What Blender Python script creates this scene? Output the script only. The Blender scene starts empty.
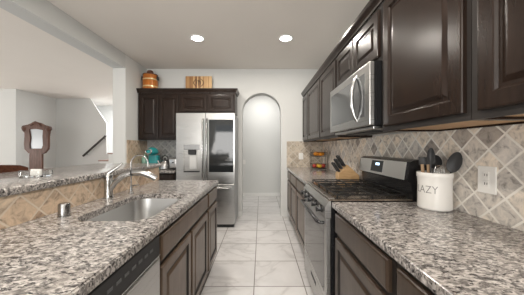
import bpy, bmesh, math, random
from mathutils import Vector, Matrix
random.seed(7)
PI = math.pi
S = bpy.context.scene
COL = S.collection

# ------------------------------------------------------------------ camera, world, lights, exposure
cd = bpy.data.cameras.new('camera'); cam = bpy.data.objects.new('camera', cd); COL.objects.link(cam)
cam.location = (0, 0, 1.28); cam.rotation_euler = (PI/2, 0, 0)
cd.sensor_fit = 'HORIZONTAL'; cd.sensor_width = 36; cd.lens = 36*225/524
cd.shift_x = 1/524; cd.clip_start = 0.02; cd.clip_end = 60
S.camera = cam

w = bpy.data.worlds.new('daylight'); S.world = w; w.use_nodes = True
bgn = w.node_tree.nodes['Background']; bgn.inputs[0].default_value = (0.86, 0.93, 1.0, 1); bgn.inputs[1].default_value = 1.0

def light(name, kind, loc, energy, color=(1, 1, 1), size=0.2, size_y=None, rot=(0, 0, 0), spread=None):
    l = bpy.data.lights.new(name, kind); l.energy = energy; l.color = color
    if kind == 'AREA':
        l.size = size
        if size_y: l.shape = 'RECTANGLE'; l.size_y = size_y
        else: l.shape = 'DISK'
        if spread: l.spread = spread
    o = bpy.data.objects.new(name, l); COL.objects.link(o); o.location = loc; o.rotation_euler = rot
    return o
WARM = (1.0, 0.93, 0.84)
CANS = [(-0.85, 3.0), (0.33, 3.0), (-0.85, 0.7), (0.33, 0.7), (-0.85, -1.6), (0.33, -1.6)]
for i, (x, y) in enumerate(CANS):
    light('recessed_lamp_light', 'AREA', (x, y, 2.722), 13, WARM, 0.14)
# unseen area panels added to brighten the rooms, in place of window daylight
light('patio_side_fill', 'AREA', (-0.9, -3.1, 1.35), 125, (1.0, 0.97, 0.93), 2.6, 2.1, (PI/2+0.85, 0, 0))  # added rear panel, tilted up to brighten the ceiling
light('living_side_fill', 'AREA', (-9.1, 2.2, 1.45), 150, (1.0, 0.97, 0.93), 3.6, 1.9, (PI/2+0.6, 0, -PI/2))  # added panel inside the closed left wall, brightens the living room
light('stairwell_fill', 'AREA', (-4.0, 7.3, 2.70), 60, (1, 1, 1), 0.9, 0.8, (0, 0, 0))  # added ceiling panel facing down, brightens the stairwell
light('hall_fill', 'AREA', (0.0, 5.2, 2.72), 14, (1, 0.97, 0.93), 0.3)  # added without a fixture to brighten the hall wall
vs = S.view_settings
vs.view_transform = 'Standard'; vs.look = 'None'; vs.gamma = 1.0; vs.exposure = 0.45
vs.use_curve_mapping = False

# ------------------------------------------------------------------ node helpers
def mat(name, col=(0.8, 0.8, 0.8), rough=0.5, metal=0.0, **kw):
    m = bpy.data.materials.new(name); m.use_nodes = True
    b = m.node_tree.nodes['Principled BSDF']
    b.inputs['Base Color'].default_value = (*col, 1); b.inputs['Roughness'].default_value = rough
    b.inputs['Metallic'].default_value = metal
    for k, v in kw.items(): b.inputs[k.replace('_', ' ')].default_value = v
    return m
def N(m, t, **kw):
    n = m.node_tree.nodes.new(t)
    for k, v in kw.items(): setattr(n, k, v)
    return n
def L(m, a, b): m.node_tree.links.new(a, b)
def bsdf(m): return m.node_tree.nodes['Principled BSDF']
def math_n(m, op, a, b=None, c=None):
    n = N(m, 'ShaderNodeMath', operation=op)
    for i, v in enumerate((a, b, c)):
        if v is None: continue
        if isinstance(v, (int, float)): n.inputs[i].default_value = v
        else: L(m, v, n.inputs[i])
    return n.outputs[0]
def ramp(m, fac, stops, interp='LINEAR'):
    r = N(m, 'ShaderNodeValToRGB'); r.color_ramp.interpolation = interp
    els = r.color_ramp.elements
    while len(els) < len(stops): els.new(0.5)
    for e, (p, c) in zip(els, stops): e.position = p; e.color = (*c, 1)
    L(m, fac, r.inputs[0]); return r.outputs[0]
def noise(m, vec, scale, detail=3, rough=0.55, dist=0.0):
    n = N(m, 'ShaderNodeTexNoise'); n.inputs['Scale'].default_value = scale
    n.inputs['Detail'].default_value = detail; n.inputs['Roughness'].default_value = rough
    n.inputs['Distortion'].default_value = dist
    L(m, vec, n.inputs['Vector']); return n.outputs['Fac']
def geo_pos(m): return N(m, 'ShaderNodeNewGeometry').outputs['Position']
def obj_pos(m): return N(m, 'ShaderNodeTexCoord').outputs['Object']
def mapping(m, vec, scale=(1, 1, 1), rot=(0, 0, 0)):
    n = N(m, 'ShaderNodeMapping'); n.inputs['Scale'].default_value = scale; n.inputs['Rotation'].default_value = rot
    L(m, vec, n.inputs['Vector']); return n.outputs[0]
def mix(m, fac, a, b, mode='MIX'):
    n = N(m, 'ShaderNodeMix', data_type='RGBA', blend_type=mode)
    for s, v in ((0, fac), (6, a), (7, b)):
        if isinstance(v, (int, float)): n.inputs[s].default_value = v
        elif isinstance(v, tuple): n.inputs[s].default_value = (*v, 1)
        else: L(m, v, n.inputs[s])
    return n.outputs[2]
def bump(m, h, strength=0.2, dist=0.002):
    n = N(m, 'ShaderNodeBump'); n.inputs['Strength'].default_value = strength; n.inputs['Distance'].default_value = dist
    L(m, h, n.inputs['Height']); L(m, n.outputs[0], bsdf(m).inputs['Normal'])

def paint(name, col, rough=0.75):
    m = mat(name, col, rough)
    p = geo_pos(m)
    bump(m, noise(m, p, 90, 2), 0.12, 0.002)
    f = noise(m, p, 1.3, 2)
    L(m, mix(m, f, tuple(c*0.97 for c in col), tuple(min(1, c*1.03) for c in col)), bsdf(m).inputs['Base Color'])
    return m
M_WALL = paint('grey_wall_paint', (0.66, 0.665, 0.65))
M_CEIL = paint('warm_white_ceiling_paint', (0.80, 0.76, 0.71))
M_BEAM = paint('grey_beam_paint', (0.60, 0.61, 0.60))
M_TRIM = mat('white_trim_paint', (0.80, 0.80, 0.78), 0.4)

def granite():
    m = mat('speckled_granite', rough=0.16)
    p = geo_pos(m)
    v = mapping(m, p, (36, 60, 48), (0, 0, 0.62))
    n1 = noise(m, v, 1.15, 4, 0.68, 0.5)
    v2 = mapping(m, p, (50, 95, 70), (0, 0, 0.45))
    n2 = noise(m, v2, 1.1, 3, 0.6, 0.3)
    c1 = ramp(m, n1, [(0.34, (0.045, 0.042, 0.042)), (0.42, (0.12, 0.112, 0.11)), (0.49, (0.25, 0.235, 0.225)), (0.56, (0.47, 0.44, 0.415)), (0.72, (0.63, 0.60, 0.57))])
    dark = ramp(m, n2, [(0.38, (0, 0, 0)), (0.46, (1, 1, 1))])
    n3 = noise(m, mapping(m, p, (9, 14, 12), (0, 0, 0.5)), 1, 2)
    c2 = mix(m, ramp(m, n3, [(0.4, (0, 0, 0)), (0.65, (0.5, 0.5, 0.5))]), c1, (0.34, 0.31, 0.285))
    fin = mix(m, dark, (0.04, 0.037, 0.038), c2)
    L(m, fin, bsdf(m).inputs['Base Color'])
    return m
M_GRAN = granite()

def diag_tile(name, ax, size, cols, grout, off=(0, 0), gw=1.0):
    """square stone tiles set on the diagonal; ax = the horizontal axis of the wall"""
    m = mat(name, rough=0.45)
    p = geo_pos(m); s = N(m, 'ShaderNodeSeparateXYZ'); L(m, p, s.inputs[0])
    u = math_n(m, 'ADD', s.outputs[ax], off[0]); z = math_n(m, 'ADD', s.outputs[2], off[1])
    k = 1/(size*math.sqrt(2))
    a = math_n(m, 'MULTIPLY', math_n(m, 'ADD', u, z), k)
    b = math_n(m, 'MULTIPLY', math_n(m, 'SUBTRACT', u, z), k)
    fa = math_n(m, 'FRACT', a); fb = math_n(m, 'FRACT', b)
    ia = math_n(m, 'FLOOR', a); ib = math_n(m, 'FLOOR', b)
    # distance to the nearest joint
    da = math_n(m, 'MINIMUM', fa, math_n(m, 'SUBTRACT', 1, fa))
    db = math_n(m, 'MINIMUM', fb, math_n(m, 'SUBTRACT', 1, fb))
    d = math_n(m, 'MINIMUM', da, db)
    wob = math_n(m, 'MULTIPLY', math_n(m, 'SUBTRACT', noise(m, p, 60, 2), 0.5), 0.03)
    d = math_n(m, 'ADD', d, wob)
    cid = N(m, 'ShaderNodeCombineXYZ'); L(m, ia, cid.inputs[0]); L(m, ib, cid.inputs[1])
    wn = N(m, 'ShaderNodeTexWhiteNoise', noise_dimensions='3D'); L(m, cid.outputs[0], wn.inputs[0])
    tilec = ramp(m, wn.outputs['Value'], [(i/(len(cols)-1), c) for i, c in enumerate(cols)])
    # veining, shifted per tile
    addv = N(m, 'ShaderNodeVectorMath', operation='ADD'); L(m, p, addv.inputs[0]); L(m, wn.outputs['Color'], addv.inputs[1])
    nz = noise(m, addv.outputs[0], 22, 4, 0.65, 0.8)
    mott = ramp(m, nz, [(0.32, (0.45, 0.44, 0.44)), (0.48, (0.95, 0.95, 0.95)), (0.66, (1.2, 1.18, 1.15))])
    tilec = mix(m, 1.0, tilec, mott, 'MULTIPLY')
    g = ramp(m, d, [(0.034*gw, (0, 0, 0)), (0.058*gw, (1, 1, 1))])
    L(m, mix(m, g, grout, tilec), bsdf(m).inputs['Base Color'])
    h = ramp(m, d, [(0.02, (0, 0, 0)), (0.07, (1, 1, 1))])
    bump(m, h, 0.35, 0.003)
    return m
M_TILE_R = diag_tile('diagonal_stone_tile_grey_cast', 1, 0.108, [(0.30, 0.265, 0.24), (0.70, 0.645, 0.57), (0.52, 0.49, 0.46), (0.78, 0.69, 0.58), (0.58, 0.56, 0.54)], (0.80, 0.77, 0.71), (0.02, 0.03))  # each wall's tile tint has the lighting's colour cast mixed in
M_TILE_L = diag_tile('diagonal_stone_tile_tan_cast', 1, 0.130, [(0.38, 0.275, 0.195), (0.58, 0.455, 0.34), (0.50, 0.375, 0.27), (0.62, 0.51, 0.395)], (0.60, 0.515, 0.42), (0.03, 0.05), gw=0.72)
M_TILE_B = diag_tile('diagonal_stone_tile_back_grey_cast', 0, 0.108, [(0.26, 0.27, 0.27), (0.36, 0.36, 0.35), (0.30, 0.31, 0.31)], (0.48, 0.48, 0.46), (0.02, 0.03))
M_TILE_E = diag_tile('diagonal_stone_tile_end_warm_cast', 0, 0.108, [(0.50, 0.43, 0.34), (0.40, 0.34, 0.27), (0.55, 0.48, 0.39)], (0.56, 0.51, 0.44), (0.02, 0.03))  # end wall tint includes the warm cast of the light

def floor_tile():
    m = mat('marble_floor_tile', rough=0.28)
    p = geo_pos(m); s = N(m, 'ShaderNodeSeparateXYZ'); L(m, p, s.inputs[0])
    T = 0.465
    a = math_n(m, 'DIVIDE', math_n(m, 'ADD', s.outputs[0], 0.064), T)
    b = math_n(m, 'DIVIDE', math_n(m, 'ADD', s.outputs[1], -0.212), T)
    fa = math_n(m, 'FRACT', a); fb = math_n(m, 'FRACT', b)
    d = math_n(m, 'MINIMUM', math_n(m, 'MINIMUM', fa, math_n(m, 'SUBTRACT', 1, fa)), math_n(m, 'MINIMUM', fb, math_n(m, 'SUBTRACT', 1, fb)))
    cid = N(m, 'ShaderNodeCombineXYZ'); L(m, math_n(m, 'FLOOR', a), cid.inputs[0]); L(m, math_n(m, 'FLOOR', b), cid.inputs[1])
    wn = N(m, 'ShaderNodeTexWhiteNoise', noise_dimensions='3D'); L(m, cid.outputs[0], wn.inputs[0])
    sc = N(m, 'ShaderNodeVectorMath', operation='MULTIPLY_ADD'); L(m, wn.outputs['Color'], sc.inputs[0]); sc.inputs[1].default_value = (7, 7, 7); L(m, p, sc.inputs[2])
    vv = mapping(m, sc.outputs[0], (1, 2.1, 1), (0, 0, 0.7))
    n = noise(m, vv, 1.1, 4, 0.55, 1.0)
    vein = math_n(m, 'ABSOLUTE', math_n(m, 'SUBTRACT', n, 0.5))
    vc = ramp(m, vein, [(0.0, (0.42, 0.405, 0.40)), (0.02, (0.57, 0.55, 0.54)), (0.07, (0.63, 0.615, 0.61))])
    cl = noise(m, sc.outputs[0], 3.0, 3)
    vc = mix(m, 0.4, vc, ramp(m, cl, [(0.35, (0.46, 0.45, 0.448)), (0.6, (0.65, 0.635, 0.63))]))
    g = ramp(m, d, [(0.007, (0, 0, 0)), (0.012, (1, 1, 1))])
    L(m, mix(m, g, (0.15, 0.135, 0.12), vc), bsdf(m).inputs['Base Color'])
    bump(m, g, 0.3, 0.002)
    return m
M_FLOOR = floor_tile()

def wood(name, c0, c1, rough=0.3, sc=(14, 14, 1.6), coat=0.0, grain=1.0):
    m = mat(name, rough=rough)
    p = geo_pos(m); v = mapping(m, p, sc)
    n = noise(m, v, 3.0*grain, 4, 0.6, 0.4)
    n2 = noise(m, p, 5, 2)
    c = mix(m, ramp(m, n, [(0.35, (0, 0, 0)), (0.65, (1, 1, 1))]), c0, c1)
    c = mix(m, ramp(m, n2, [(0.35, (0, 0, 0)), (0.7, (0.35, 0.35, 0.35))]), c, tuple(x*0.6 for x in c0))
    L(m, c, bsdf(m).inputs['Base Color'])
    bsdf(m).inputs['Specular IOR Level'].default_value = 0.27
    L(m, math_n(m, 'ADD', math_n(m, 'MULTIPLY', noise(m, p, 5, 2), 0.10), rough-0.04), bsdf(m).inputs['Roughness'])
    if coat: bsdf(m).inputs['Coat Weight'].default_value = coat; bsdf(m).inputs['Coat Roughness'].default_value = 0.22
    return m
M_CAB = wood('espresso_stained_cabinet_wood', (0.016, 0.0097, 0.0070), (0.026, 0.0155, 0.0112), 0.24)
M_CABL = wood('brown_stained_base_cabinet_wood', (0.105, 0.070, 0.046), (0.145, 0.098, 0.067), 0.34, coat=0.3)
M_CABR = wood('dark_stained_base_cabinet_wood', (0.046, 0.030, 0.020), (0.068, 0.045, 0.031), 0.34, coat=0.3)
M_TOE = wood('tan_toe_kick_wood', (0.20, 0.14, 0.09), (0.28, 0.20, 0.13), 0.5)
M_CABDK = mat('cabinet_reveal_black_brown', (0.018, 0.014, 0.012), 0.5)
M_PLY = wood('pale_plywood_underside', (0.62, 0.39, 0.21), (0.76, 0.51, 0.30), 0.5, (2, 14, 14))
M_BLOCK = wood('light_maple_wood', (0.55, 0.35, 0.17), (0.70, 0.47, 0.25), 0.4, (3, 3, 20))
M_RED = wood('reddish_brown_carved_wood', (0.090, 0.038, 0.024), (0.155, 0.075, 0.052), 0.35)
M_CHAIR = wood('dark_cherry_chair_wood', (0.055, 0.020, 0.012), (0.10, 0.038, 0.022), 0.25, (2, 20, 20))
def steel(name, col, rough, sc):
    m = mat(name, col, rough, 1.0)
    p = geo_pos(m); v = mapping(m, p, sc)
    n = noise(m, v, 1.0, 3)
    L(m, math_n(m, 'ADD', math_n(m, 'MULTIPLY', n, 0.18), rough-0.09), bsdf(m).inputs['Roughness'])
    return m
M_STEEL = steel('brushed_stainless_steel', (0.47, 0.465, 0.455), 0.30, (2, 2, 260))
M_STEELD = steel('dark_brushed_stainless_steel', (0.50, 0.49, 0.475), 0.30, (2, 2, 260))
M_FASC = steel('bright_brushed_fascia_steel', (0.72, 0.71, 0.69), 0.38, (2, 2, 260))
M_SINK = steel('satin_sink_steel', (0.58, 0.58, 0.575), 0.34, (120, 3, 3))
M_CHROME = mat('brushed_nickel', (0.46, 0.46, 0.455), 0.22, 1.0)
M_GAP = mat('satin_nickel_cap', (0.33, 0.33, 0.33), 0.25, 1.0)
M_BLK = mat('black_enamel', (0.012, 0.012, 0.013), 0.22)
M_COOK = mat('cooktop_tan_reflection', (0.42, 0.36, 0.30), 0.18, 0.9)  # tan metallic base paints in the brown reflections between the grates
M_BLKM = mat('matte_black_plastic', (0.018, 0.018, 0.019), 0.5)
M_IRON = mat('cast_iron', (0.010, 0.010, 0.010), 0.45, Specular_IOR_Level=0.3)
M_DGLASS = mat('dark_tinted_glass', (0.018, 0.02, 0.021), 0.05)
M_OVENG = mat('bronze_tinted_oven_glass', (0.09, 0.085, 0.08), 0.06, 0.6)
M_MWG = mat('smoked_microwave_glass', (0.25, 0.255, 0.26), 0.12, 0.8)
M_WHITE = mat('glazed_white_ceramic', (0.80, 0.785, 0.75), 0.22)
M_INK = mat('dark_letter_paint', (0.22, 0.21, 0.20), 0.5)
M_PLATE = mat('white_plastic_plate', (0.80, 0.79, 0.76), 0.35)
M_SLOT = mat('dark_socket_slot', (0.03, 0.03, 0.03), 0.6)
M_TEAL = mat('teal_plastic', (0.03, 0.30, 0.31), 0.25)
M_GREEN = mat('pale_green_glass', (0.30, 0.52, 0.42), 0.15)
M_LAMP = mat('recessed_lamp_lens', (1, 1, 1), 0.5)
bsdf(M_LAMP).inputs['Emission Color'].default_value = (1, 0.95, 0.88, 1); bsdf(M_LAMP).inputs['Emission Strength'].default_value = 12
M_SCREEN = mat('lit_display', (0.02, 0.02, 0.03), 0.2)
bsdf(M_SCREEN).inputs['Emission Color'].default_value = (0.55, 0.75, 1.0, 1); bsdf(M_SCREEN).inputs['Emission Strength'].default_value = 2.2
M_GLASS = mat('clear_glass', (0.97, 0.98, 0.97), 0.03, 0.0, Transmission_Weight=1.0, IOR=1.45)
M_MIRROR = mat('silvered_mirror', (0.90, 0.91, 0.92), 0.03, 1.0)
M_ORANGE = mat('orange_peel', (0.80, 0.30, 0.02), 0.45)
M_YELLOW = mat('yellow_peel', (0.80, 0.50, 0.04), 0.4)
M_APPLE = mat('red_apple_skin', (0.50, 0.06, 0.04), 0.3)
M_WSPOON = mat('worn_wooden_utensil', (0.36, 0.24, 0.14), 0.6)

# ------------------------------------------------------------------ mesh helpers
def box(bm, x0, x1, y0, y1, z0, z1, bev=0.0, seg=2):
    r = bmesh.ops.create_cube(bm, size=1)
    vs_ = r['verts']
    bmesh.ops.scale(bm, verts=vs_, vec=(abs(x1-x0), abs(y1-y0), abs(z1-z0)))
    bmesh.ops.translate(bm, verts=vs_, vec=((x0+x1)/2, (y0+y1)/2, (z0+z1)/2))
    if bev:
        es = list({e for v in vs_ for e in v.link_edges})
        bmesh.ops.bevel(bm, geom=es, offset=bev, segments=seg, affect='EDGES', profile=0.5)
    return bm
def basis(d):
    d = d.normalized(); a = Vector((0, 0, 1)) if abs(d.z) < 0.9 else Vector((1, 0, 0))
    u = d.cross(a).normalized(); v = d.cross(u).normalized(); return u, v
def tube(bm, pts, r, seg=12, caps=True, closed=False):
    pts = [Vector(p) for p in pts]; n = len(pts)
    rs = r if isinstance(r, (list, tuple)) else [r]*n
    rings = []; u = None
    for i, p in enumerate(pts):
        if closed: t = pts[(i+1) % n]-pts[i-1]
        else: t = pts[min(i+1, n-1)]-pts[max(i-1, 0)]
        t.normalize()
        if u is None: u, v = basis(t)
        else:
            u = (u-t*u.dot(t)).normalized()
        v = t.cross(u).normalized()
        rings.append([bm.verts.new(p+(u*math.cos(2*PI*k/seg)+v*math.sin(2*PI*k/seg))*rs[i]) for k in range(seg)])
    m = n if closed else n-1
    for i in range(m):
        a, b = rings[i], rings[(i+1) % n]
        for k in range(seg): bm.faces.new((a[k], a[(k+1) % seg], b[(k+1) % seg], b[k]))
    if caps and not closed:
        bm.faces.new(rings[0][::-1]); bm.faces.new(rings[-1])
    return bm
def lathe(bm, prof, c=(0, 0, 0), seg=32, sx=1, sy=1, closed=False):
    rings = []
    for r, z in prof:
        if r < 1e-6: rings.append([bm.verts.new((c[0], c[1], c[2]+z))])
        else: rings.append([bm.verts.new((c[0]+r*sx*math.cos(2*PI*k/seg), c[1]+r*sy*math.sin(2*PI*k/seg), c[2]+z)) for k in range(seg)])
    n = len(rings)
    for i in range(n if closed else n-1):
        a, b = rings[i], rings[(i+1) % n]
        for k in range(seg):
            k2 = (k+1) % seg
            if len(a) == 1 and len(b) == 1: continue
            if len(a) == 1: bm.faces.new((a[0], b[k2], b[k]))
            elif len(b) == 1: bm.faces.new((a[k], a[k2], b[0]))
            else: bm.faces.new((a[k], a[k2], b[k2], b[k]))
    return bm
def rot_geom(bm, n0, mtx):
    bm.verts.ensure_lookup_table()
    bmesh.ops.transform(bm, matrix=mtx, verts=bm.verts[n0:])
def prism(bm, outer, holes, mtx, depth):
    """polygon (u,v) with holes, extruded along w by depth, then placed with mtx"""
    edges = []
    for loop in [outer]+holes:
        vsx = [bm.verts.new((p[0], p[1], 0)) for p in loop]
        edges += [bm.edges.new((vsx[i], vsx[(i+1) % len(vsx)])) for i in range(len(vsx))]
    r = bmesh.ops.triangle_fill(bm, use_beauty=True, use_dissolve=False, edges=edges)
    fs = [g for g in r['geom'] if isinstance(g, bmesh.types.BMFace)]
    ex = bmesh.ops.extrude_face_region(bm, geom=fs)
    vv = [g for g in ex['geom'] if isinstance(g, bmesh.types.BMVert)]
    bmesh.ops.translate(bm, verts=vv, vec=(0, 0, depth))
    bmesh.ops.transform(bm, matrix=mtx, verts=bm.verts[:])
    bmesh.ops.recalc_face_normals(bm, faces=bm.faces[:])
    return bm
def obj(name, bm, m, parent=None, smooth=False, loc=None):
    bmesh.ops.recalc_face_normals(bm, faces=bm.faces[:])
    off = Vector((0, 0, 0))
    if parent is not None: off = world_loc(parent)
    elif loc is not None: off = Vector(loc)
    if off.length: bmesh.ops.translate(bm, verts=bm.verts[:], vec=-off)
    me = bpy.data.meshes.new(name); bm.to_mesh(me); bm.free()
    me.materials.append(m)
    if smooth:
        for p in me.polygons: p.use_smooth = True
        me.set_sharp_from_angle(angle=math.radians(40))
    o = bpy.data.objects.new(name, me); COL.objects.link(o)
    if parent is not None: o.parent = parent
    elif loc is not None: o.location = off
    return o
def world_loc(o):
    v = Vector(o.location); p = o.parent
    while p: v += Vector(p.location); p = p.parent
    return v
def B(*a, **k): return box(bmesh.new(), *a, **k)
def T(*a, **k): return tube(bmesh.new(), *a, **k)
def LT(*a, **k): return lathe(bmesh.new(), *a, **k)
def thing(name, label, cat, loc, group=None):
    o = bpy.data.objects.new(name, None); o.empty_display_size = 0.05; COL.objects.link(o); o.location = loc
    o['label'] = label; o['category'] = cat
    if group: o['group'] = group
    return o
def tag(o, label, cat, group=None):
    o['label'] = label; o['category'] = cat
    if group: o['group'] = group
    return o
def struct(name, bm, m):
    o = obj(name, bm, m); o['kind'] = 'structure'; return o

def MX(x, s=1):   # (u,v,w) -> plane X = x, u along Y, v along Z, w along s*X
    return Matrix(((0, 0, s, x), (1, 0, 0, 0), (0, 1, 0, 0), (0, 0, 0, 1)))
def MY(y, s=-1):  # plane Y = y, u along X, v along Z, w along s*Y
    return Matrix(((1, 0, 0, 0), (0, 0, s, y), (0, 1, 0, 0), (0, 0, 0, 1)))
def panel(u0, u1, v0, v1, mtx, fw=0.055, flat=False, glaze=False):
    """raised-panel door or slab drawer front: stepped rings from the back plane outwards"""
    bm = bmesh.new()
    if flat: rings = [(0, 0), (0, .014), (.004, .019), (.010, .021), (.012, .021)]
    else: rings = [(0, 0), (0, .015), (.003, .019), (.008, .020), (fw, .020), (fw+.004, .017), (fw+.010, .009), (fw+.022, .009), (fw+.040, .0165), (fw+.044, .017)]
    prev = None
    for ri, (ins, h) in enumerate(rings):
        q = [bm.verts.new(mtx @ Vector(p)) for p in ((u0+ins, v0+ins, h), (u1-ins, v0+ins, h), (u1-ins, v1-ins, h), (u0+ins, v1-ins, h))]
        if prev:
            for k in range(4):
                f = bm.faces.new((prev[k], prev[(k+1) % 4], q[(k+1) % 4], q[k]))
                if glaze and ri in ((4, 5) if False else (5, 6, 7)): f.material_index = 1
        else: bm.faces.new(q[::-1])
        prev = q
    bm.faces.new(prev)
    return bm
def rrect(x0, x1, y0, y1, rad, n=8):
    pts = []
    for cx, cy, a0 in ((x1-rad, y0+rad, -PI/2), (x1-rad, y1-rad, 0), (x0+rad, y1-rad, PI/2), (x0+rad, y0+rad, PI)):
        for k in range(n+1):
            a = a0+PI/2*k/n; pts.append((cx+rad*math.cos(a), cy+rad*math.sin(a)))
    return pts

# ------------------------------------------------------------------ key dimensions
WR = 1.15      # right wall
YB = 4.18      # far kitchen wall
CZ = 2.74      # ceiling
CT = 0.914     # counter top
CE = 0.477     # counter edges
HB = -1.15     # tile face of the half wall
XL = -2.12     # kitchen face of beam and stub wall

# ------------------------------------------------------------------ structure
struct('floor', B(-9.2, 1.35, -3.4, 8.2, -0.1, 0), M_FLOOR)
struct('ceiling', B(-9.2, 1.35, -3.4, 8.2, CZ, CZ+0.1), M_CEIL)
struct('wall_right', B(WR, WR+0.15, -3.3, YB+1.9, 0, CZ), M_WALL)
arch = [(XL-0.2, 0), (-0.353, 0), (-0.353, 1.93)]
for k in range(1, 24):
    a = PI-PI*k/24; arch.append((0.0085+0.3615*math.cos(a), 1.93+0.3615*math.sin(a)))
arch += [(0.37, 1.93), (0.37, 0), (WR, 0), (WR, CZ), (XL-0.2, CZ)]
bmA = prism(bmesh.new(), arch, [], MY(YB, 1), 0.2)
struct('wall_far', bmA, M_WALL)
struct('wall_hall', B(-2.3, WR, 5.92, 6.02, 0, CZ), M_WALL)
struct('wall_stub', B(XL-0.2, XL, 3.52, YB-0.001, 0, CZ), M_WALL)
struct('trim_1', B(XL-0.2, XL, -3.3, 3.519, 2.525, CZ), M_BEAM)          # header beam
struct('baseboard_hall', B(-2.3, WR, 5.905, 5.92, 0, 0.09, bev=0.004), M_TRIM)
struct('baseboard_far', B(-0.42, -0.353, YB-0.014, YB, 0, 0.09, bev=0.004), M_TRIM)
# living room beyond the bar
struct('wall_living_front', B(-9.2, -6.1, 5.6, 5.75, 0, CZ), M_WALL)
struct('wall_living_side', B(-6.25, -6.1, 5.751, 6.7, 0, CZ), M_WALL)
YS = 6.7
def PX(x, y=YS): return (x-261)*y/225
def PZ(yp, y=YS): return 1.28+(147.5-yp)*y/225
cut = [(-6.25, 0), (PX(112)+0.35, 0), (PX(112)+0.35, 1.1), (PX(106.5), 1.1), (PX(106.5), PZ(123)), (PX(90), CZ), (-6.25, CZ)]
struct('wall_stairwell', prism(bmesh.new(), cut, [], MY(YS, 1), 0.03), M_WALL)
struct('wall_stair_back', B(-6.2, -2.2, 7.9, 8.0, 0, CZ), M_TRIM)
struct('wall_hall_side', B(-2.45, -2.3, YB+0.2, 8.0, 0, CZ), M_WALL)
struct('wall_left', B(-9.3, -9.2, -3.4, 5.75, 0, CZ), M_WALL)
# wall behind the camera, unseen, with window openings added for the daylight
bk = prism(bmesh.new(), [(-9.2, 0), (WR, 0), (WR, CZ), (-9.2, CZ)], [[(-2.2, 0.3), (0.4, 0.3), (0.4, 2.4), (-2.2, 2.4)], [(-7.4, 0.6), (-4.2, 0.6), (-4.2, 2.3), (-7.4, 2.3)]], MY(-3.3, -1), 0.1)
struct('wall_rear', bk, M_WALL)
struct('window_1', prism(bmesh.new(), [(-2.2, 0.3), (0.4, 0.3), (0.4, 2.4), (-2.2, 2.4)], [[(-2.14, 0.36), (-0.93, 0.36), (-0.93, 2.34), (-2.14, 2.34)], [(-0.87, 0.36), (0.34, 0.36), (0.34, 2.34), (-0.87, 2.34)]], MY(-3.32, -1), 0.05), M_TRIM)
struct('window_2', prism(bmesh.new(), [(-7.4, 0.6), (-4.2, 0.6), (-4.2, 2.3), (-7.4, 2.3)], [[(-7.34, 0.66), (-5.83, 0.66), (-5.83, 2.24), (-7.34, 2.24)], [(-5.77, 0.66), (-4.26, 0.66), (-4.26, 2.24), (-5.77, 2.24)]], MY(-3.32, -1), 0.05), M_TRIM)
# half wall carrying the raised bar, and tile faces
struct('wall_half', B(-1.28, HB-0.011, -0.9, 2.54, 0, 1.0595), M_WALL)
struct('trim_2', B(HB-0.010, HB, -0.9, 2.54, CT+0.001, 1.0595), M_TILE_L)         # bar backsplash tile
struct('trim_3', B(WR-0.010, WR-0.0005, -0.9, YB-0.012, CT+0.001, 1.395), M_TILE_R)    # right wall backsplash
struct('trim_4', B(CE, WR-0.011, YB-0.010, YB-0.0005, CT+0.001, 1.395), M_TILE_E)      # far end backsplash
struct('trim_5', B(XL+0.012, -1.36, YB-0.010, YB-0.0005, CT+0.001, 1.41), M_TILE_B)
struct('trim_6', B(XL+0.0005, XL+0.010, 3.55, YB-0.0005, CT+0.001, 1.40), diag_tile('side_tile_tan_cast', 1, 0.108, [(0.48, 0.36, 0.26), (0.58, 0.46, 0.34)], (0.6, 0.52, 0.42)))  # tan here also carries the light's warm cast

# ------------------------------------------------------------------ recessed lamps
for i, (x, y) in enumerate(CANS[:2]):
    t = thing('recessed_lamp', ['lit round recessed ceiling lamp, the one nearer the white beam', 'lit round recessed ceiling lamp, the one nearer the right upper cabinets'][i], 'ceiling lamp', (x, y, CZ), 'recessed lamps in the kitchen ceiling')
    obj('trim_ring', LT([(0.075, -0.0005), (0.098, -0.0005), (0.098, -0.006), (0.092, -0.010), (0.078, -0.010), (0.075, -0.006)], (x, y, CZ), 40, closed=True), M_TRIM, t, True)
    obj('lens', LT([(0, -0.0007), (0.074, -0.0007), (0.074, -0.005), (0, -0.006)], (x, y, CZ), 40), M_LAMP, t, True)

# ------------------------------------------------------------------ countertops
# sink counter, with its opening
SX0, SX1, SY0, SY1 = -0.965, -0.570, 1.12, 1.78
hole = rrect(SX0, SX1, SY0, SY1, 0.10, 8)
bmC = prism(bmesh.new(), [(HB+0.001, -0.8), (-CE, -0.8), (-CE, 2.52), (HB+0.001, 2.52)], [hole], Matrix.Translation((0, 0, CT-0.038)), 0.038)
es = [e for e in bmC.edges if all(abs(v.co.z-CT) < 1e-5 for v in e.verts) and (all(abs(v.co.x+CE) < 1e-5 for v in e.verts) or all(abs(v.co.y-2.52) < 1e-5 for v in e.verts))]
bmesh.ops.bevel(bmC, geom=es, offset=0.006, segments=3, affect='EDGES')
tag(obj('countertop', bmC, M_GRAN), 'speckled granite countertop around the sink, against the half wall', 'countertop')
bmB = B(-1.85, -1.135, -0.9, 2.57, 1.0605, 1.10, bev=0.008, seg=3)
tag(obj('bar_counter', bmB, M_GRAN, smooth=True), 'raised speckled granite bar top on the tiled half wall', 'bar top')
tag(obj('countertop', B(CE, WR-0.001, -0.8, 1.518, CT-0.038, CT, bev=0.006, seg=3), M_GRAN), 'large speckled granite countertop in the right foreground under the white crock', 'countertop')
tag(obj('countertop', B(CE, WR-0.001, 2.284, YB-0.001, CT-0.038, CT, bev=0.006, seg=3), M_GRAN), 'granite countertop between the range and the arch wall', 'countertop')
tag(obj('countertop', B(XL+0.001, -1.37, 3.53, YB-0.001, CT-0.038, CT, bev=0.006, seg=3), M_GRAN), 'short granite countertop left of the fridge holding the teal coffee maker', 'countertop')

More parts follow.
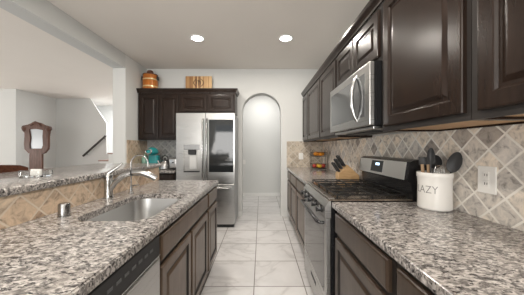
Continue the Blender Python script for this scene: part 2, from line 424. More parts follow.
# ------------------------------------------------------------------ base cabinets
def base_cab(side, y0, y1, label, doors, drawers, m, split=None):
    """side +1: right run (faces -X); side -1: left run (faces +X)"""
    fx = side*0.505; back = (WR-0.002) if side > 0 else HB-0.0+0.002
    t = thing('base_cabinet', label, 'cabinet', (side*0.8, (y0+y1)/2, 0.0))
    xs = sorted((fx, back)); k = sorted((side*0.565, back))
    e = 0.0008
    if side < 0 and label.find('sink') >= 0:
        bmx = box(bmesh.new(), fx-0.02, fx, y0+e, y1-e, 0.10, 0.8755)             # open box: the bowl hangs inside
        box(bmx, back, fx-0.02, y0+e, y0+0.019, 0.10, 0.8755); box(bmx, back, fx-0.02, y1-0.019, y1-e, 0.10, 0.8755)
        box(bmx, back, fx-0.02, y0+0.019, y1-0.019, 0.10, 0.118)
        obj('body', bmx, M_CABDK, t)
    else: obj('body', B(xs[0], xs[1], y0+e, y1-e, 0.10, 0.8755), M_CABDK, t)
    obj('toe_kick', B(k[0], k[1], y0+e, y1-e, 0.0, 0.0995), M_TOE, t)
    M_ = MX(fx, -side)
    for (a, b) in drawers: obj('drawer_front', panel(a, b, 0.722, 0.848, M_, flat=True), m, t)
    for (a, b) in doors:
        d = obj('door', panel(a, b, 0.125, 0.688, M_, fw=0.052, glaze=True), m, t); d.data.materials.append(M_CABDK)
    return t
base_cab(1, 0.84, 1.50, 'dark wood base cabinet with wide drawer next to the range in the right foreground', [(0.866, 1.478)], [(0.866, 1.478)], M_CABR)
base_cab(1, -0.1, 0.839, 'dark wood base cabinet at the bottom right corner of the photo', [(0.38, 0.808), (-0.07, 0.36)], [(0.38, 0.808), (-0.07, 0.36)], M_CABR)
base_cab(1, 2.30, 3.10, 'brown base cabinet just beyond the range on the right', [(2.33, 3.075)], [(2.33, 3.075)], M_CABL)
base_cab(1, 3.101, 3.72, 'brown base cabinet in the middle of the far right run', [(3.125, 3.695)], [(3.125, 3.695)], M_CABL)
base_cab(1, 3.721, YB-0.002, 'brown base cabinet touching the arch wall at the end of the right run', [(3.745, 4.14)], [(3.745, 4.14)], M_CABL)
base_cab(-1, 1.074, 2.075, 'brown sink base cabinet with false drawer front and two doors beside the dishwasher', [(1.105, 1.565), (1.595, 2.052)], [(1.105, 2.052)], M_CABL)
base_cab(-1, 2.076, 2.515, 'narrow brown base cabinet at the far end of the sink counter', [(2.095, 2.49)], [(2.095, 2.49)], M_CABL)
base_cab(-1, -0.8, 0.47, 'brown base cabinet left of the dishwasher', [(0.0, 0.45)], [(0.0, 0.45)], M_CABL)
# back run under the coffee maker
t = thing('base_cabinet', 'dark base cabinet left of the fridge, under the teal coffee maker', 'cabinet', (-1.74, 3.87, 0))
obj('body', B(XL+0.002, -1.372, 3.57, YB-0.012, 0.10, 0.8755), M_CAB, t)
obj('toe_kick', B(XL+0.002, -1.372, 3.63, YB-0.012, 0, 0.0995), M_CABDK, t)
for a, b in ((-2.10, -1.75), (-1.74, -1.39)):
    obj('drawer_front', panel(a, b, 0.715, 0.855, MY(3.57), flat=True), M_CAB, t); obj('door', panel(a, b, 0.125, 0.695, MY(3.57)), M_CAB, t)

# ------------------------------------------------------------------ wall cabinets, right
CF = 0.785
def wall_cab(y0, y1, z0, label, doors, zt=2.215):
    t = thing('wall_cabinet', label, 'cabinet', (0.97, (y0+y1)/2, z0))
    e = 0.0008
    bm = box(bmesh.new(), CF+0.018, WR-0.012, y0+e, y0+0.019, z0+0.0, zt)
    box(bm, CF+0.018, WR-0.012, y1-0.019, y1-e, z0+0.0, zt)
    box(bm, WR-0.02, WR-0.012, y0+0.019, y1-0.019, z0, zt)
    box(bm, CF+0.018, WR-0.02, y0+0.019, y1-0.019, zt-0.018, zt)
    obj('body', bm, M_CAB, t)
    obj('face_frame', B(CF, CF+0.0175, y0+e, y1-e, z0, zt), M_CABDK, t)
    obj('underside', B(CF+0.018, WR-0.0205, y0+0.0195, y1-0.0195, z0+0.010, z0+0.024), M_PLY, t)
    for a, b in doors: obj('door', panel(a, b, z0+0.028, zt-0.03, MX(CF, -1), fw=0.055), M_CAB, t)
    return t
UB = 1.383
wall_cab(0.84, 1.455, UB, 'large espresso wall cabinet right of the microwave with light glaring on its door', [(0.858, 1.415)])
wall_cab(-0.1, 0.839, UB, 'espresso wall cabinet in the top right corner of the photo', [(0.37, 0.80), (-0.07, 0.36)])
wall_cab(1.456, 2.299, 1.848, 'short espresso wall cabinet with two doors over the microwave', [(1.475, 1.872), (1.882, 2.28)])
wall_cab(2.30, 2.93, UB, 'espresso wall cabinet just beyond the microwave', [(2.315, 2.915)])
wall_cab(2.931, 3.69, UB, 'espresso wall cabinet second from the arch wall, above the knife block side', [(2.945, 3.675)])
wall_cab(3.691, YB-0.002, UB, 'narrow espresso wall cabinet against the arch wall, above the fruit rack', [(3.705, 4.15)])
prof = [(0.0, 0.0), (-0.012, 0.0), (-0.016, 0.014), (-0.024, 0.030), (-0.036, 0.046), (-0.040, 0.056), (-0.042, 0.072), (0.0, 0.072)]
def crown(bm, path, out):
    """path: list of points; out(i) offset multipliers"""
    rings = []
    for (x, y), (ox, oy) in zip(path, out):
        rings.append([bm.verts.new((x-p[0]*ox, y-p[0]*oy, 2.2155+p[1])) for p in prof])
    for a, b in zip(rings, rings[1:]):
        for k in range(len(prof)): bm.faces.new((a[k], a[(k+1) % len(prof)], b[(k+1) % len(prof)], b[k]))
    bm.faces.new(rings[0]); bm.faces.new(rings[-1][::-1])
    return bm
tag(obj('crown_moulding', crown(bmesh.new(), [(CF, -0.1), (CF, YB-0.002)], [(-1, 0), (-1, 0)]), M_CAB), 'long dark crown moulding along the top of the right wall cabinets', 'moulding')

# ------------------------------------------------------------------ wall cabinets, back
CFY = 3.86
def back_cab(x0, x1, z0, label, doors, zt=2.2155):
    t = thing('wall_cabinet', label, 'cabinet', ((x0+x1)/2, 4.02, z0))
    obj('body', B(x0, x1, CFY, YB-0.002, z0, zt-0.0005), M_CAB, t)
    for a, b in doors: obj('door', panel(a, b, z0+0.03, zt-0.035, MY(CFY), fw=0.05), M_CAB, t)
back_cab(-2.105, -1.395, 1.412, 'tall dark wall cabinet with two doors above the teal coffee maker', [(-2.075, -1.757), (-1.742, -1.415)])
back_cab(-1.394, -0.44, 1.865, 'short dark wall cabinet with two doors over the fridge', [(-1.375, -0.93), (-0.91, -0.465)])
tag(obj('crown_moulding', crown(bmesh.new(), [(-2.117, CFY), (-0.44, CFY), (-0.44, YB-0.002)], [(0, -1), (1, -1), (1, 0)]), M_CAB), 'dark crown moulding on top of the cabinets over the fridge', 'moulding')

# ------------------------------------------------------------------ refrigerator
FX0, FX1, FY = -1.35, -0.42, 3.58
t = thing('refrigerator', 'stainless steel french door fridge with ice dispenser and dark glass panel', 'refrigerator', ((FX0+FX1)/2, 3.85, 0))
obj('body', B(FX0+0.005, FX1-0.003, FY+0.075, YB-0.02, 0.05, 1.815, bev=0.004), mat('grey_fridge_side', (0.34, 0.345, 0.35), 0.4, 0.3), t)
obj('base_grille', B(FX0+0.02, FX1-0.02, FY+0.04, YB-0.03, 0.001, 0.0495), M_BLKM, t)
FM = (FX0+FX1)/2
ZD = 0.705
ld = obj('door', prism(bmesh.new(), [(FX0, ZD), (FM-0.004, ZD), (FM-0.004, 1.828), (FX0, 1.828)], [[(-1.232, 0.885), (-0.975, 0.885), (-0.975, 1.325), (-1.232, 1.325)]], MY(FY, 1), 0.07), M_STEEL, t)
ld['label'] = 'left fridge door with water and ice dispenser'
dp = bmesh.new(); box(dp, -1.2315, -0.9755, FY+0.04, FY+0.069, 0.8855, 1.3245)
obj('dispenser_recess', dp, M_STEELD, ld)
dp = box(bmesh.new(), -1.2315, -0.9755, FY-0.003, FY+0.039, 1.245, 1.3245, bev=0.004)
obj('dispenser_controls', dp, mat('dispenser_panel_grey', (0.42, 0.43, 0.44), 0.2, 0.5), ld)
obj('ice_chute', B(-1.165, -1.04, FY+0.008, FY+0.0385, 1.165, 1.244, bev=0.008), M_BLKM, ld)
obj('dispenser_paddle', B(-1.145, -1.03, FY+0.022, FY+0.0385, 0.935, 1.16, bev=0.006), mat('pale_dispenser_paddle', (0.62, 0.62, 0.61), 0.3), ld)
obj('drip_tray', B(-1.2315, -0.9755, FY-0.004, FY+0.0385, 0.8856, 0.905, bev=0.003), M_BLKM, ld)
rd = obj('door', prism(bmesh.new(), [(FM+0.004, ZD), (FX1, ZD), (FX1, 1.828), (FM+0.004, 1.828)], [[(FM+0.055, 0.885), (FX1-0.02, 0.885), (FX1-0.02, 1.725), (FM+0.055, 1.725)]], MY(FY, 1), 0.07), M_STEEL, t)
rd['label'] = 'right fridge door with large dark glass window'
obj('window', B(FM+0.056, FX1-0.021, FY+0.002, FY+0.03, 0.886, 1.724), M_DGLASS, rd)
dr = obj('freezer_drawer', B(FX0, FX1, FY, FY+0.07, 0.055, ZD-0.008, bev=0.006), M_STEEL, t)
for hx in (FM-0.035, FM+0.030):
    hb = tube(bmesh.new(), [(hx, FY+0.002, 1.74), (hx, FY-0.04, 1.725), (hx, FY-0.055, 1.68), (hx, FY-0.055, 0.83), (hx, FY-0.04, 0.785), (hx, FY+0.002, 0.77)], 0.013, 10)
    obj('handle', hb, M_CHROME, ld if hx < FM else rd, True)
hb = tube(bmesh.new(), [(FX0+0.07, FY+0.002, 0.64), (FX0+0.07, FY-0.045, 0.645), (FX0+0.10, FY-0.055, 0.645), (FX1-0.10, FY-0.055, 0.645), (FX1-0.07, FY-0.045, 0.645), (FX1-0.07, FY+0.002, 0.64)], 0.013, 10)
obj('handle', hb, M_CHROME, dr, True)

# ------------------------------------------------------------------ dishwasher
t = thing('dishwasher', 'stainless steel dishwasher with black control strip under the sink counter', 'dishwasher', (-0.8, 0.78, 0))
obj('body', B(-1.10, -0.512, 0.476, 1.072, 0.10, 0.872), M_BLKM, t)
obj('toe_kick', B(-1.10, -0.57, 0.476, 1.072, 0.0, 0.0995), M_BLKM, t)
d = obj('door', B(-0.5115, -0.478, 0.480, 1.068, 0.12, 0.765, bev=0.006), M_STEEL, t)
cp = obj('control_panel', B(-0.5115, -0.480, 0.480, 1.068, 0.770, 0.868, bev=0.006), M_BLKM, t)
obj('trim_strip', B(-0.4795, -0.4765, 0.484, 1.064, 0.772, 0.777), M_CHROME, cp)
for k in range(7):
    y = 0.70+k*0.045
    obj('button', B(-0.4795, -0.4775, y, y+0.026, 0.822, 0.833), mat('grey_button', (0.09, 0.092, 0.095), 0.4) if k == 0 else bpy.data.materials['grey_button'], cp)

# ------------------------------------------------------------------ sink, faucets
t = thing('sink', 'stainless steel undermount sink bowl set into the granite counter', 'sink', ((SX0+SX1)/2, (SY0+SY1)/2, 0.66))
bm = bmesh.new()
def loop_at(ins, z, rad): return [bm.verts.new((x, y, z)) for x, y in rrect(SX0+ins, SX1-ins, SY0+ins, SY1-ins, rad, 8)]
lv = [loop_at(-0.014, CT-0.0385, 0.11), loop_at(-0.004, CT-0.0385, 0.10), loop_at(-0.003, CT-0.045, 0.10), loop_at(0.006, 0.71, 0.095), loop_at(0.016, 0.685, 0.085), loop_at(0.04, 0.672, 0.07), loop_at(0.16, 0.668, 0.02)]
lo = [loop_at(0.158, 0.664, 0.02), loop_at(0.038, 0.668, 0.07), loop_at(0.012, 0.681, 0.09), loop_at(0.002, 0.71, 0.1), loop_at(-0.007, CT-0.050, 0.105), loop_at(-0.014, CT-0.0405, 0.11)]
al = lv+lo
for i in range(len(al)):
    if i == 6: continue
    a, b = al[i], al[(i+1) % len(al)]
    for k in range(len(a)): bm.faces.new((a[k], a[(k+1) % len(a)], b[(k+1) % len(a)], b[k]))
bm.faces.new(al[6]); bm.faces.new(al[7][::-1])
obj('bowl', bm, M_SINK, t, True)
obj('drain', LT([(0, 0.6685), (0.03, 0.6685), (0.042, 0.670), (0.044, 0.674), (0.040, 0.675), (0.028, 0.671), (0, 0.671)], ((SX0+SX1)/2, 1.47, 0), 28), M_CHROME, t, True)

fx, fy = -1.105, 1.63
t = thing('faucet', 'brushed nickel pull-out kitchen faucet with lever, behind the sink', 'faucet', (fx, fy, CT))
obj('base', LT([(0, 0.0005), (0.032, 0.0005), (0.033, 0.006), (0.029, 0.014), (0.027, 0.02), (0.026, 0.09), (0.027, 0.13), (0.027, 0.165), (0.020, 0.175), (0, 0.177)], (fx, fy, CT), 28), M_CHROME, t, True)
sp = [(fx+0.010, fy+0.0, CT+0.06), (fx+0.045, fy+0.005, CT+0.115), (fx+0.10, fy+0.01, CT+0.160), (fx+0.16, fy+0.02, CT+0.180), (fx+0.23, fy+0.03, CT+0.180), (fx+0.29, fy+0.035, CT+0.158), (fx+0.325, fy+0.04, CT+0.135)]
obj('spout', T(sp[:4], [0.019, 0.020, 0.0195, 0.019], 14), M_CHROME, t, True)
obj('spray_head', T([sp[3], (fx+0.165, fy+0.0205, CT+0.1803), sp[4], sp[5], sp[6]], [0.019, 0.0215, 0.022, 0.023, 0.021], 14), M_CHROME, t, True)
obj('joint_ring', T([(fx+0.155, fy+0.0195, CT+0.1785), (fx+0.163, fy+0.0203, CT+0.1803)], 0.0225, 14), M_BLKM, t, True)
obj('lever', T([(fx+0.0, fy, CT+0.175), (fx+0.025, fy+0.005, CT+0.197), (fx+0.06, fy+0.01, CT+0.222), (fx+0.09, fy+0.015, CT+0.250)], [0.016, 0.012, 0.009, 0.0075], 12), M_CHROME, t, True)
gx, gy = -1.045, 1.81
t = thing('filter_faucet', 'slim gooseneck filtered water tap beyond the main faucet', 'faucet', (gx, gy, CT))
obj('base', LT([(0, 0.0005), (0.02, 0.0005), (0.02, 0.004), (0.011, 0.012), (0.010, 0.06), (0, 0.062)], (gx, gy, CT), 20), M_CHROME, t, True)
pts = [(gx, gy, CT+0.05), (gx, gy, CT+0.24)]
for k in range(1, 13):
    a = PI-PI*k/12; pts.append((gx+0.068+0.068*math.cos(a), gy, CT+0.24+0.062*math.sin(a)))
pts.append((gx+0.136, gy, CT+0.205))
obj('spout', T(pts, 0.0055, 10), M_CHROME, t, True)
obj('lever', T([(gx, gy, CT+0.055), (gx+0.03, gy+0.0, CT+0.062), (gx+0.065, gy, CT+0.066)], [0.006, 0.005, 0.004], 8), M_CHROME, t, True)
t = thing('air_gap', 'short nickel air gap cap on the counter left of the sink', 'air gap', (-1.05, 1.20, CT))
obj('cap', LT([(0, 0.070), (0.022, 0.069), (0.026, 0.064), (0.026, 0.006), (0.023, 0.006), (0.023, 0.060), (0, 0.062)], (-1.05, 1.20, CT), 28), M_GAP, t, True)
obj('collar', LT([(0, 0.0005), (0.030, 0.0005), (0.030, 0.004), (0.027, 0.0055), (0, 0.0055)], (-1.05, 1.20, CT), 28), M_GAP, t, True)

# ------------------------------------------------------------------ gas range
RY0, RY1 = 1.523, 2.279
RC = (RY0+RY1)/2
t = thing('gas_range', 'stainless gas range with black grates and knobs in the right counter run', 'range', (0.8, RC, 0))
obj('body', B(0.475, 1.13, RY0, RY1, 0.04, 0.905), M_BLK, t)
obj('foot_plinth', B(0.52, 1.10, RY0+0.02, RY1-0.02, 0.0, 0.0395), M_BLKM, t)
od = obj('oven_door', B(0.440, 0.4745, RY0+0.004, RY1-0.004, 0.235, 0.795, bev=0.005), M_STEEL, t)
obj('window', B(0.4385, 0.4405, RY0+0.045, RY1-0.045, 0.275, 0.735), M_OVENG, od)
obj('handle', T([(0.441, RY0+0.05, 0.755), (0.405, RY0+0.05, 0.758), (0.395, RY0+0.07, 0.758), (0.395, RY1-0.07, 0.758), (0.405, RY1-0.05, 0.758), (0.441, RY1-0.05, 0.755)], 0.011, 10), M_BLK, od, True)
sd = obj('storage_drawer', B(0.442, 0.4745, RY0+0.004, RY1-0.004, 0.05, 0.228, bev=0.005), M_STEEL, t)
obj('handle_slot', B(0.4405, 0.4425, RC-0.09, RC+0.09, 0.165, 0.195), M_BLKM, sd)
# sloped control panel
cpf = prism(bmesh.new(), [(0.438, 0.80), (0.4745, 0.80), (0.4745, 0.915), (0.462, 0.915), (0.432, 0.875)], [], Matrix(((1, 0, 0, 0), (0, 0, 1, RY0+0.001), (0, 1, 0, 0), (0, 0, 0, 1))), RY1-RY0-0.002)
cpo = obj('control_panel', cpf, M_STEELD, t)
for k in range(5):
    y = RY0+0.09+k*(RY1-RY0-0.18)/4
    bm = lathe(bmesh.new(), [(0, 0), (0.027, 0), (0.027, 0.006), (0.021, 0.010), (0.019, 0.032), (0.015, 0.036), (0, 0.036)], (0, 0, 0), 20)
    box(bm, -0.021, 0.021, -0.005, 0.005, 0.030, 0.042, bev=0.002)
    rot_geom(bm, 0, Matrix.Translation((0.434, y, 0.845)) @ Matrix.Rotation(-PI/2-0.05, 4, 'Y'))
    obj('knob', bm, M_BLK, t, True)
ck = obj('cooktop', B(0.463, 1.03, RY0+0.001, RY1-0.001, 0.9155, 0.928, bev=0.005), M_COOK, t)
fs = obj('front_rail', B(0.462, 0.50, RY0+0.002, RY1-0.002, 0.9285, 0.936, bev=0.003), M_STEEL, t)
for bx, by, br in ((0.62, RY0+0.15, 0.045), (0.62, RY1-0.15, 0.05), (0.90, RY0+0.15, 0.038), (0.90, RY1-0.15, 0.04), (0.76, RC, 0.05)):
    obj('burner', LT([(0, 0.929), (br, 0.929), (br-0.002, 0.934), (br-0.012, 0.936), (br-0.012, 0.941), (br-0.016, 0.943), (0, 0.943)], (bx, by, 0), 24), M_IRON, t, True)
for g in range(3):
    a = RY0+0.012+g*(RY1-RY0-0.024)/3+0.002; b = a+(RY1-RY0-0.024)/3-0.004
    bm = bmesh.new(); z0, z1 = 0.952, 0.961
    for yy in (a, b-0.010): box(bm, 0.515, 1.01, yy, yy+0.010, z0, z1, bev=0.002)
    for xx in (0.515, 0.637, 0.76, 0.882, 1.0): box(bm, xx, xx+0.009, a+0.005, b-0.005, z0, z1, bev=0.002)
    box(bm, 0.52, 1.005, (a+b)/2-0.0045, (a+b)/2+0.0045, z0, z1+0.001, bev=0.002)
    for xx in (0.517, 0.757, 0.998):
        for yy in (a+0.001, b-0.010): box(bm, xx, xx+0.010, yy, yy+0.009, 0.9285, z0+0.004)
    obj('grate', bm, M_IRON, t)
# backguard
MYZ = Matrix(((1, 0, 0, 0), (0, 0, 1, RY0+0.001), (0, 1, 0, 0), (0, 0, 0, 1)))
bgd = obj('backguard', prism(bmesh.new(), [(1.030, 0.915), (1.135, 0.915), (1.135, 1.195), (1.045, 1.195), (1.010, 1.18), (0.990, 1.055), (1.020, 1.04)], [], MYZ, RY1-RY0-0.002), M_BLK, t)
pf = prism(bmesh.new(), [(0.9885, 1.056), (0.9925, 1.056), (1.0125, 1.179), (1.0085, 1.179)], [], Matrix(((1, 0, 0, 0), (0, 0, 1, RY0+0.035), (0, 1, 0, 0), (0, 0, 0, 1))), RY1-RY0-0.045)
fp = obj('fascia', pf, M_FASC, bgd)
ds = obj('display', prism(bmesh.new(), [(0.9895, 1.075), (0.994, 1.075), (1.010, 1.168), (1.0055, 1.168)], [], Matrix(((1, 0, 0, 0), (0, 0, 1, RC-0.055), (0, 1, 0, 0), (0, 0, 0, 1))), 0.19), M_DGLASS, bgd)
obj('clock_digits', prism(bmesh.new(), [(0.9975, 1.130), (1.001, 1.130), (1.0045, 1.150), (1.0010, 1.150)], [], Matrix(((1, 0, 0, 0), (0, 0, 1, RC-0.0), (0, 1, 0, 0), (0, 0, 0, 1))), 0.06), M_SCREEN, bgd)

# ------------------------------------------------------------------ microwave
t = thing('microwave', 'stainless over-the-range microwave with bowed handle above the gas range', 'microwave', (0.95, RC, 1.42))
MZ0, MZ1 = 1.425, 1.845
obj('body', B(0.740, WR-0.012, 1.460, 2.296, MZ0, MZ1), M_BLK, t)
dd = obj('door', B(0.705, 0.7395, 1.462, 2.294, MZ0+0.002, MZ1-0.002, bev=0.005), M_STEEL, t)
obj('window', B(0.7035, 0.7055, 1.53, 2.245, MZ0+0.065, MZ1-0.06), M_MWG, dd)
hp = []
for k in range(13):
    s = k/12; hp.append((0.707-0.040*math.sin(PI*s)**0.7-0.001, 1.655, MZ0+0.045+s*0.335))
obj('handle', T(hp, [0.010+0.005*math.sin(PI*k/12) for k in range(13)], 12), M_CHROME, dd, True)
obj('bottom_vent', B(0.745, 1.10, 1.49, 2.27, MZ0-0.022, MZ0-0.0005, bev=0.004), M_STEELD, t)
obj('grease_filter', B(0.80, 0.97, 1.62, 2.12, MZ0-0.032, MZ0-0.0225), M_BLKM, t)

# ------------------------------------------------------------------ wall plates
def outlet(name, label, cx, cz, plane, x, y, w=0.075, h=0.12, sockets=True):
    pass
t = thing('wall_outlet', 'white double outlet plate on the grey stone backsplash right of the crock', 'outlet', (WR-0.011, 1.135, 1.135))
oy, oz = 1.132, 1.118
obj('plate', B(WR-0.0165, WR-0.0105, oy-0.046, oy+0.046, oz-0.068, oz+0.068, bev=0.002), M_PLATE, t)
for dz in (-0.022, 0.022):
    s_ = obj('socket', B(WR-0.019, WR-0.0168, oy-0.015, oy+0.015, oz+dz-0.017, oz+dz+0.017, bev=0.001), M_PLATE, t)
    for dy in (-0.006, 0.006): obj('slot', B(WR-0.0196, WR-0.0191, oy+dy-0.0015, oy+dy+0.0015, oz+dz-0.004, oz+dz+0.008), M_SLOT, s_)
t = thing('light_switch', 'small white switch plate on the beige tile at the far end of the right counter', 'switch', (0.74, YB-0.011, 1.12))
obj('plate', B(0.70, 0.78, YB-0.0165, YB-0.0105, 1.06, 1.18, bev=0.002), M_PLATE, t)
obj('rocker', B(0.724, 0.756, YB-0.020, YB-0.0168, 1.09, 1.15, bev=0.001), M_PLATE, t)
t = thing('light_switch', 'white switch plate on the hall wall seen through the arch', 'switch', (-0.49, 5.919, 0.9))
obj('plate', B(-0.475, -0.405, 5.9135, 5.9195, 0.84, 0.96, bev=0.002), M_PLATE, t)
obj('rocker', B(-0.455, -0.425, 5.909, 5.9132, 0.87, 0.93, bev=0.001), M_PLATE, t)

# ------------------------------------------------------------------ crock and utensils
CX, CY, CR, CH = 1.046, 1.357, 0.087, 0.218
crock = thing('utensil_crock', 'white ceramic utensil crock lettered LAZY on the right granite counter', 'crock', (CX, CY, CT))
bm = bmesh.new()
pr = [(0, 0.0008), (CR-0.006, 0.0008), (CR, 0.008), (CR-0.001, 0.06), (CR-0.002, 0.15), (CR, 0.187), (CR+0.003, 0.192), (CR+0.003, CH-0.004), (CR, CH), (CR-0.006, CH), (CR-0.009, CH-0.006), (CR-0.010, 0.02), (0, 0.014)]
obj('pot', lathe(bm, pr, (CX, CY, CT), 48), M_WHITE, crock, True)
def wrap_text(body, size, m, name, parent, ang0, zc, R):
    cu = bpy.data.curves.new('t', 'FONT'); cu.body = body; cu.size = size; cu.align_x = 'CENTER'; cu.offset = -0.0006; cu.extrude = 0.0005
    o = bpy.data.objects.new('t', cu); COL.objects.link(o)
    bpy.context.view_layer.update()
    me = bpy.data.meshes.new_from_object(o.evaluated_get(bpy.context.evaluated_depsgraph_get()))
    bpy.data.objects.remove(o)
    bm = bmesh.new(); bm.from_mesh(me)
    for v in bm.verts:
        a = ang0+v.co.x/R*1.0; r = R+0.0006+v.co.z
        v.co = Vector((CX+r*math.cos(a), CY+r*math.sin(a), zc+v.co.y*1.25))
    return obj(name, bm, m, parent)
wrap_text('LAZY', 0.050, M_INK, 'lettering', crock, PI+0.42, CT+0.100, CR-0.0012)
def utensil(name, label, foot, top, build, m, hm=None, hr=0.006):
    t = thing(name, label, 'utensil', foot)
    f = Vector(foot); p = Vector(top); d = (p-f).normalized()
    obj('handle', T([f, p], [hr, hr*0.9], 10), hm or m, t, True)
    u, v = basis(d)
    # head frame: z along the handle, y facing the camera as far as possible
    view = (Vector((0, 0, 1.28))-p); yv = (view-d*view.dot(d)).normalized(); xv = yv.cross(d).normalized()
    mt = Matrix(((xv.x, yv.x, d.x, p.x), (xv.y, yv.y, d.y, p.y), (xv.z, yv.z, d.z, p.z), (0, 0, 0, 1)))
    for nm, bm, mm in build(): 
        bmesh.ops.transform(bm, matrix=mt, verts=bm.verts[:]); obj(nm, bm, mm, t, True)
def spoon_head(w, h, m, depth=0.012):
    def f():
        bm = bmesh.new()
        bmesh.ops.create_uvsphere(bm, u_segments=24, v_segments=14, radius=1)
        for v in bm.verts:
            x, y, z = v.co
            yy = y*0.22 if y < 0 else y*-0.02
            v.co = Vector((x*w/2*(1-0.12*z), (yy*0.0+(y*0.003))-(1-(x*x+z*z))*depth, z*h/2+h*0.46))
        return [('head', bm, m)]
    return f
def blade_head(w, h, m):
    def f():
        return [('head', B(-w/2, w/2, -0.003, 0.003, -0.005, h, bev=0.0025), m)]
    return f
def whisk_head():
    res = []
    bm = bmesh.new()
    for k in range(6):
        a = PI*k/6; pts = []
        for i in range(25):
            s = -1+2*i/24; th = s*PI*0.93
            r = 0.027*math.sin(abs(th))*(1 if s > 0 else -1); z = 0.052-0.052*math.cos(PI-abs(th)) if False else 0.045+0.045*math.cos(th)
            pts.append((r*math.cos(a), r*math.sin(a), z))
        tube(bm, pts, 0.0011, 6)
    return [('wires', bm, M_CHROME)]
fz = CT+0.022
utensil('cooking_spoon', 'tall narrow black spoon rising from the left of the crock', (CX-0.035, CY-0.012, fz), (CX-0.028, CY-0.008, CT+0.270), spoon_head(0.040, 0.100, M_BLKM), M_BLKM, hr=0.005)
utensil('ladle', 'round black ladle standing in the middle of the crock', (CX+0.005, CY+0.045, fz), (CX+0.022, CY+0.035, CT+0.24), spoon_head(0.078, 0.085, M_BLKM, 0.02), M_BLKM, hr=0.005)
utensil('serving_spoon', 'large black oval spoon leaning right out of the crock', (CX+0.030, CY+0.005, fz), (CX+0.058, CY-0.050, CT+0.226), spoon_head(0.066, 0.125, M_BLKM), M_BLKM, hr=0.005)
utensil('whisk', 'small wire whisk at the front of the crock', (CX+0.012, CY-0.040, fz), (CX-0.000, CY-0.042, CT+0.172), whisk_head, M_CHROME, hr=0.005)
utensil('wooden_spatula', 'wooden handled black scraper at the left rim of the crock, nearer the range', (CX-0.022, CY+0.045, fz), (CX-0.040, CY+0.047, CT+0.262), blade_head(0.034, 0.045, M_BLKM), M_WSPOON, hr=0.010)
utensil('wooden_spatula', 'wooden handled black scraper beside the tall narrow spoon in the crock', (CX-0.010, CY+0.022, fz), (CX-0.018, CY+0.026, CT+0.262), blade_head(0.030, 0.045, M_BLKM), M_WSPOON, hr=0.010)

# ------------------------------------------------------------------ knife block
KX, KY = 1.0, 2.60
t = thing('knife_block', 'light maple knife block on the counter beyond the range', 'knife block', (KX, KY, CT))
MK = Matrix(((1, 0, 0, 0), (0, 0, 1, KY-0.06), (0, 1, 0, 0), (0, 0, 0, 1)))
bm = prism(bmesh.new(), [(KX-0.12, CT+0.0008), (KX+0.11, CT+0.0008), (KX+0.11, CT+0.05), (KX-0.02, CT+0.17), (KX-0.12, CT+0.07)], [], MK, 0.12)
bmesh.ops.bevel(bm, geom=[e for e in bm.edges], offset=0.003, segments=1, affect='EDGES')
obj('block', bm, M_BLOCK, t)
dk = Vector((-0.55, 0, 0.84)).normalized()      # handles point up and into the room
fu = Vector((0.10, 0, 0.10)).normalized()
ki = 0
KL = ['topmost row', 'middle row', 'bottom row']
for r_ in range(3):
    for c_ in range(2):
        o_ = Vector((KX-0.12, KY-0.028+c_*0.056, CT+0.07))+fu*(0.024+0.045*r_)
        k = thing('knife', 'black handled knife in the %s of the maple block, %s' % (KL[2-r_], ['side nearer the range', 'side nearer the arch wall'][c_]), 'knife', tuple(o_), 'knives in the maple block')
        n_ = dk
        bm = bmesh.new(); ln = 0.125+0.010*r_
        box(bm, -0.012, 0.012, -0.014, 0.014, 0.006, ln, bev=0.004)
        mt = Matrix(((fu.x*-0 + 0, 1, n_.x, o_.x), (1, 0, n_.y, o_.y), (0, 0, n_.z, o_.z), (0, 0, 0, 1)))
        q = Vector((0, 0, 1)).rotation_difference(n_).to_matrix().to_4x4(); q.translation = o_
        bmesh.ops.transform(bm, matrix=q, verts=bm.verts[:]); obj('handle', bm, M_BLKM, k)
        bm = box(bmesh.new(), -0.006, 0.006, -0.012, 0.012, 0.0012, 0.0058, bev=0.001)
        bmesh.ops.transform(bm, matrix=q, verts=bm.verts[:]); obj('bolster', bm, M_CHROME, k)

# ------------------------------------------------------------------ two tier fruit rack
QX, QY = 0.975, 3.80
t = thing('fruit_rack', 'two tier black wire rack of fruit at the far end of the right counter', 'rack', (QX, QY, CT))
def wire_basket(z, hx, hy, h):
    bm = bmesh.new()
    for zz, s in ((z+h, 1.0), (z, 0.86)):
        pts = [(QX+x*s, QY+y*s, zz) for x, y in rrect(-hx, hx, -hy, hy, 0.05, 6)]
        tube(bm, pts, 0.003, 6, closed=True)
    lp0 = rrect(-hx, hx, -hy, hy, 0.05, 3)
    for x, y in lp0: tube(bm, [(QX+x, QY+y, z+h), (QX+x*0.86, QY+y*0.86, z)], 0.0018, 5)
    for k in range(-4, 5): tube(bm, [(QX-hx*0.86, QY+k*hy*0.86/5, z), (QX+hx*0.86, QY+k*hy*0.86/5, z)], 0.0016, 5)
    return bm
obj('basket', wire_basket(CT+0.02, 0.13, 0.11, 0.07), M_BLKM, t)
obj('basket', wire_basket(CT+0.22, 0.128, 0.10, 0.06), M_BLKM, t)
bm = bmesh.new()
for sx in (-1, 1):
    for sy in (-1, 1):
        tube(bm, [(QX+sx*0.128, QY+sy*0.05, CT+0.0035), (QX+sx*0.133, QY+sy*0.05, CT+0.15), (QX+sx*0.125, QY+sy*0.05, CT+0.32)], 0.003, 6)
for sx in (-1, 1): tube(bm, [(QX+sx*0.125, QY-0.05, CT+0.32), (QX+sx*0.125, QY, CT+0.335), (QX+sx*0.125, QY+0.05, CT+0.32)], 0.003, 6)
obj('frame', bm, M_BLKM, t)
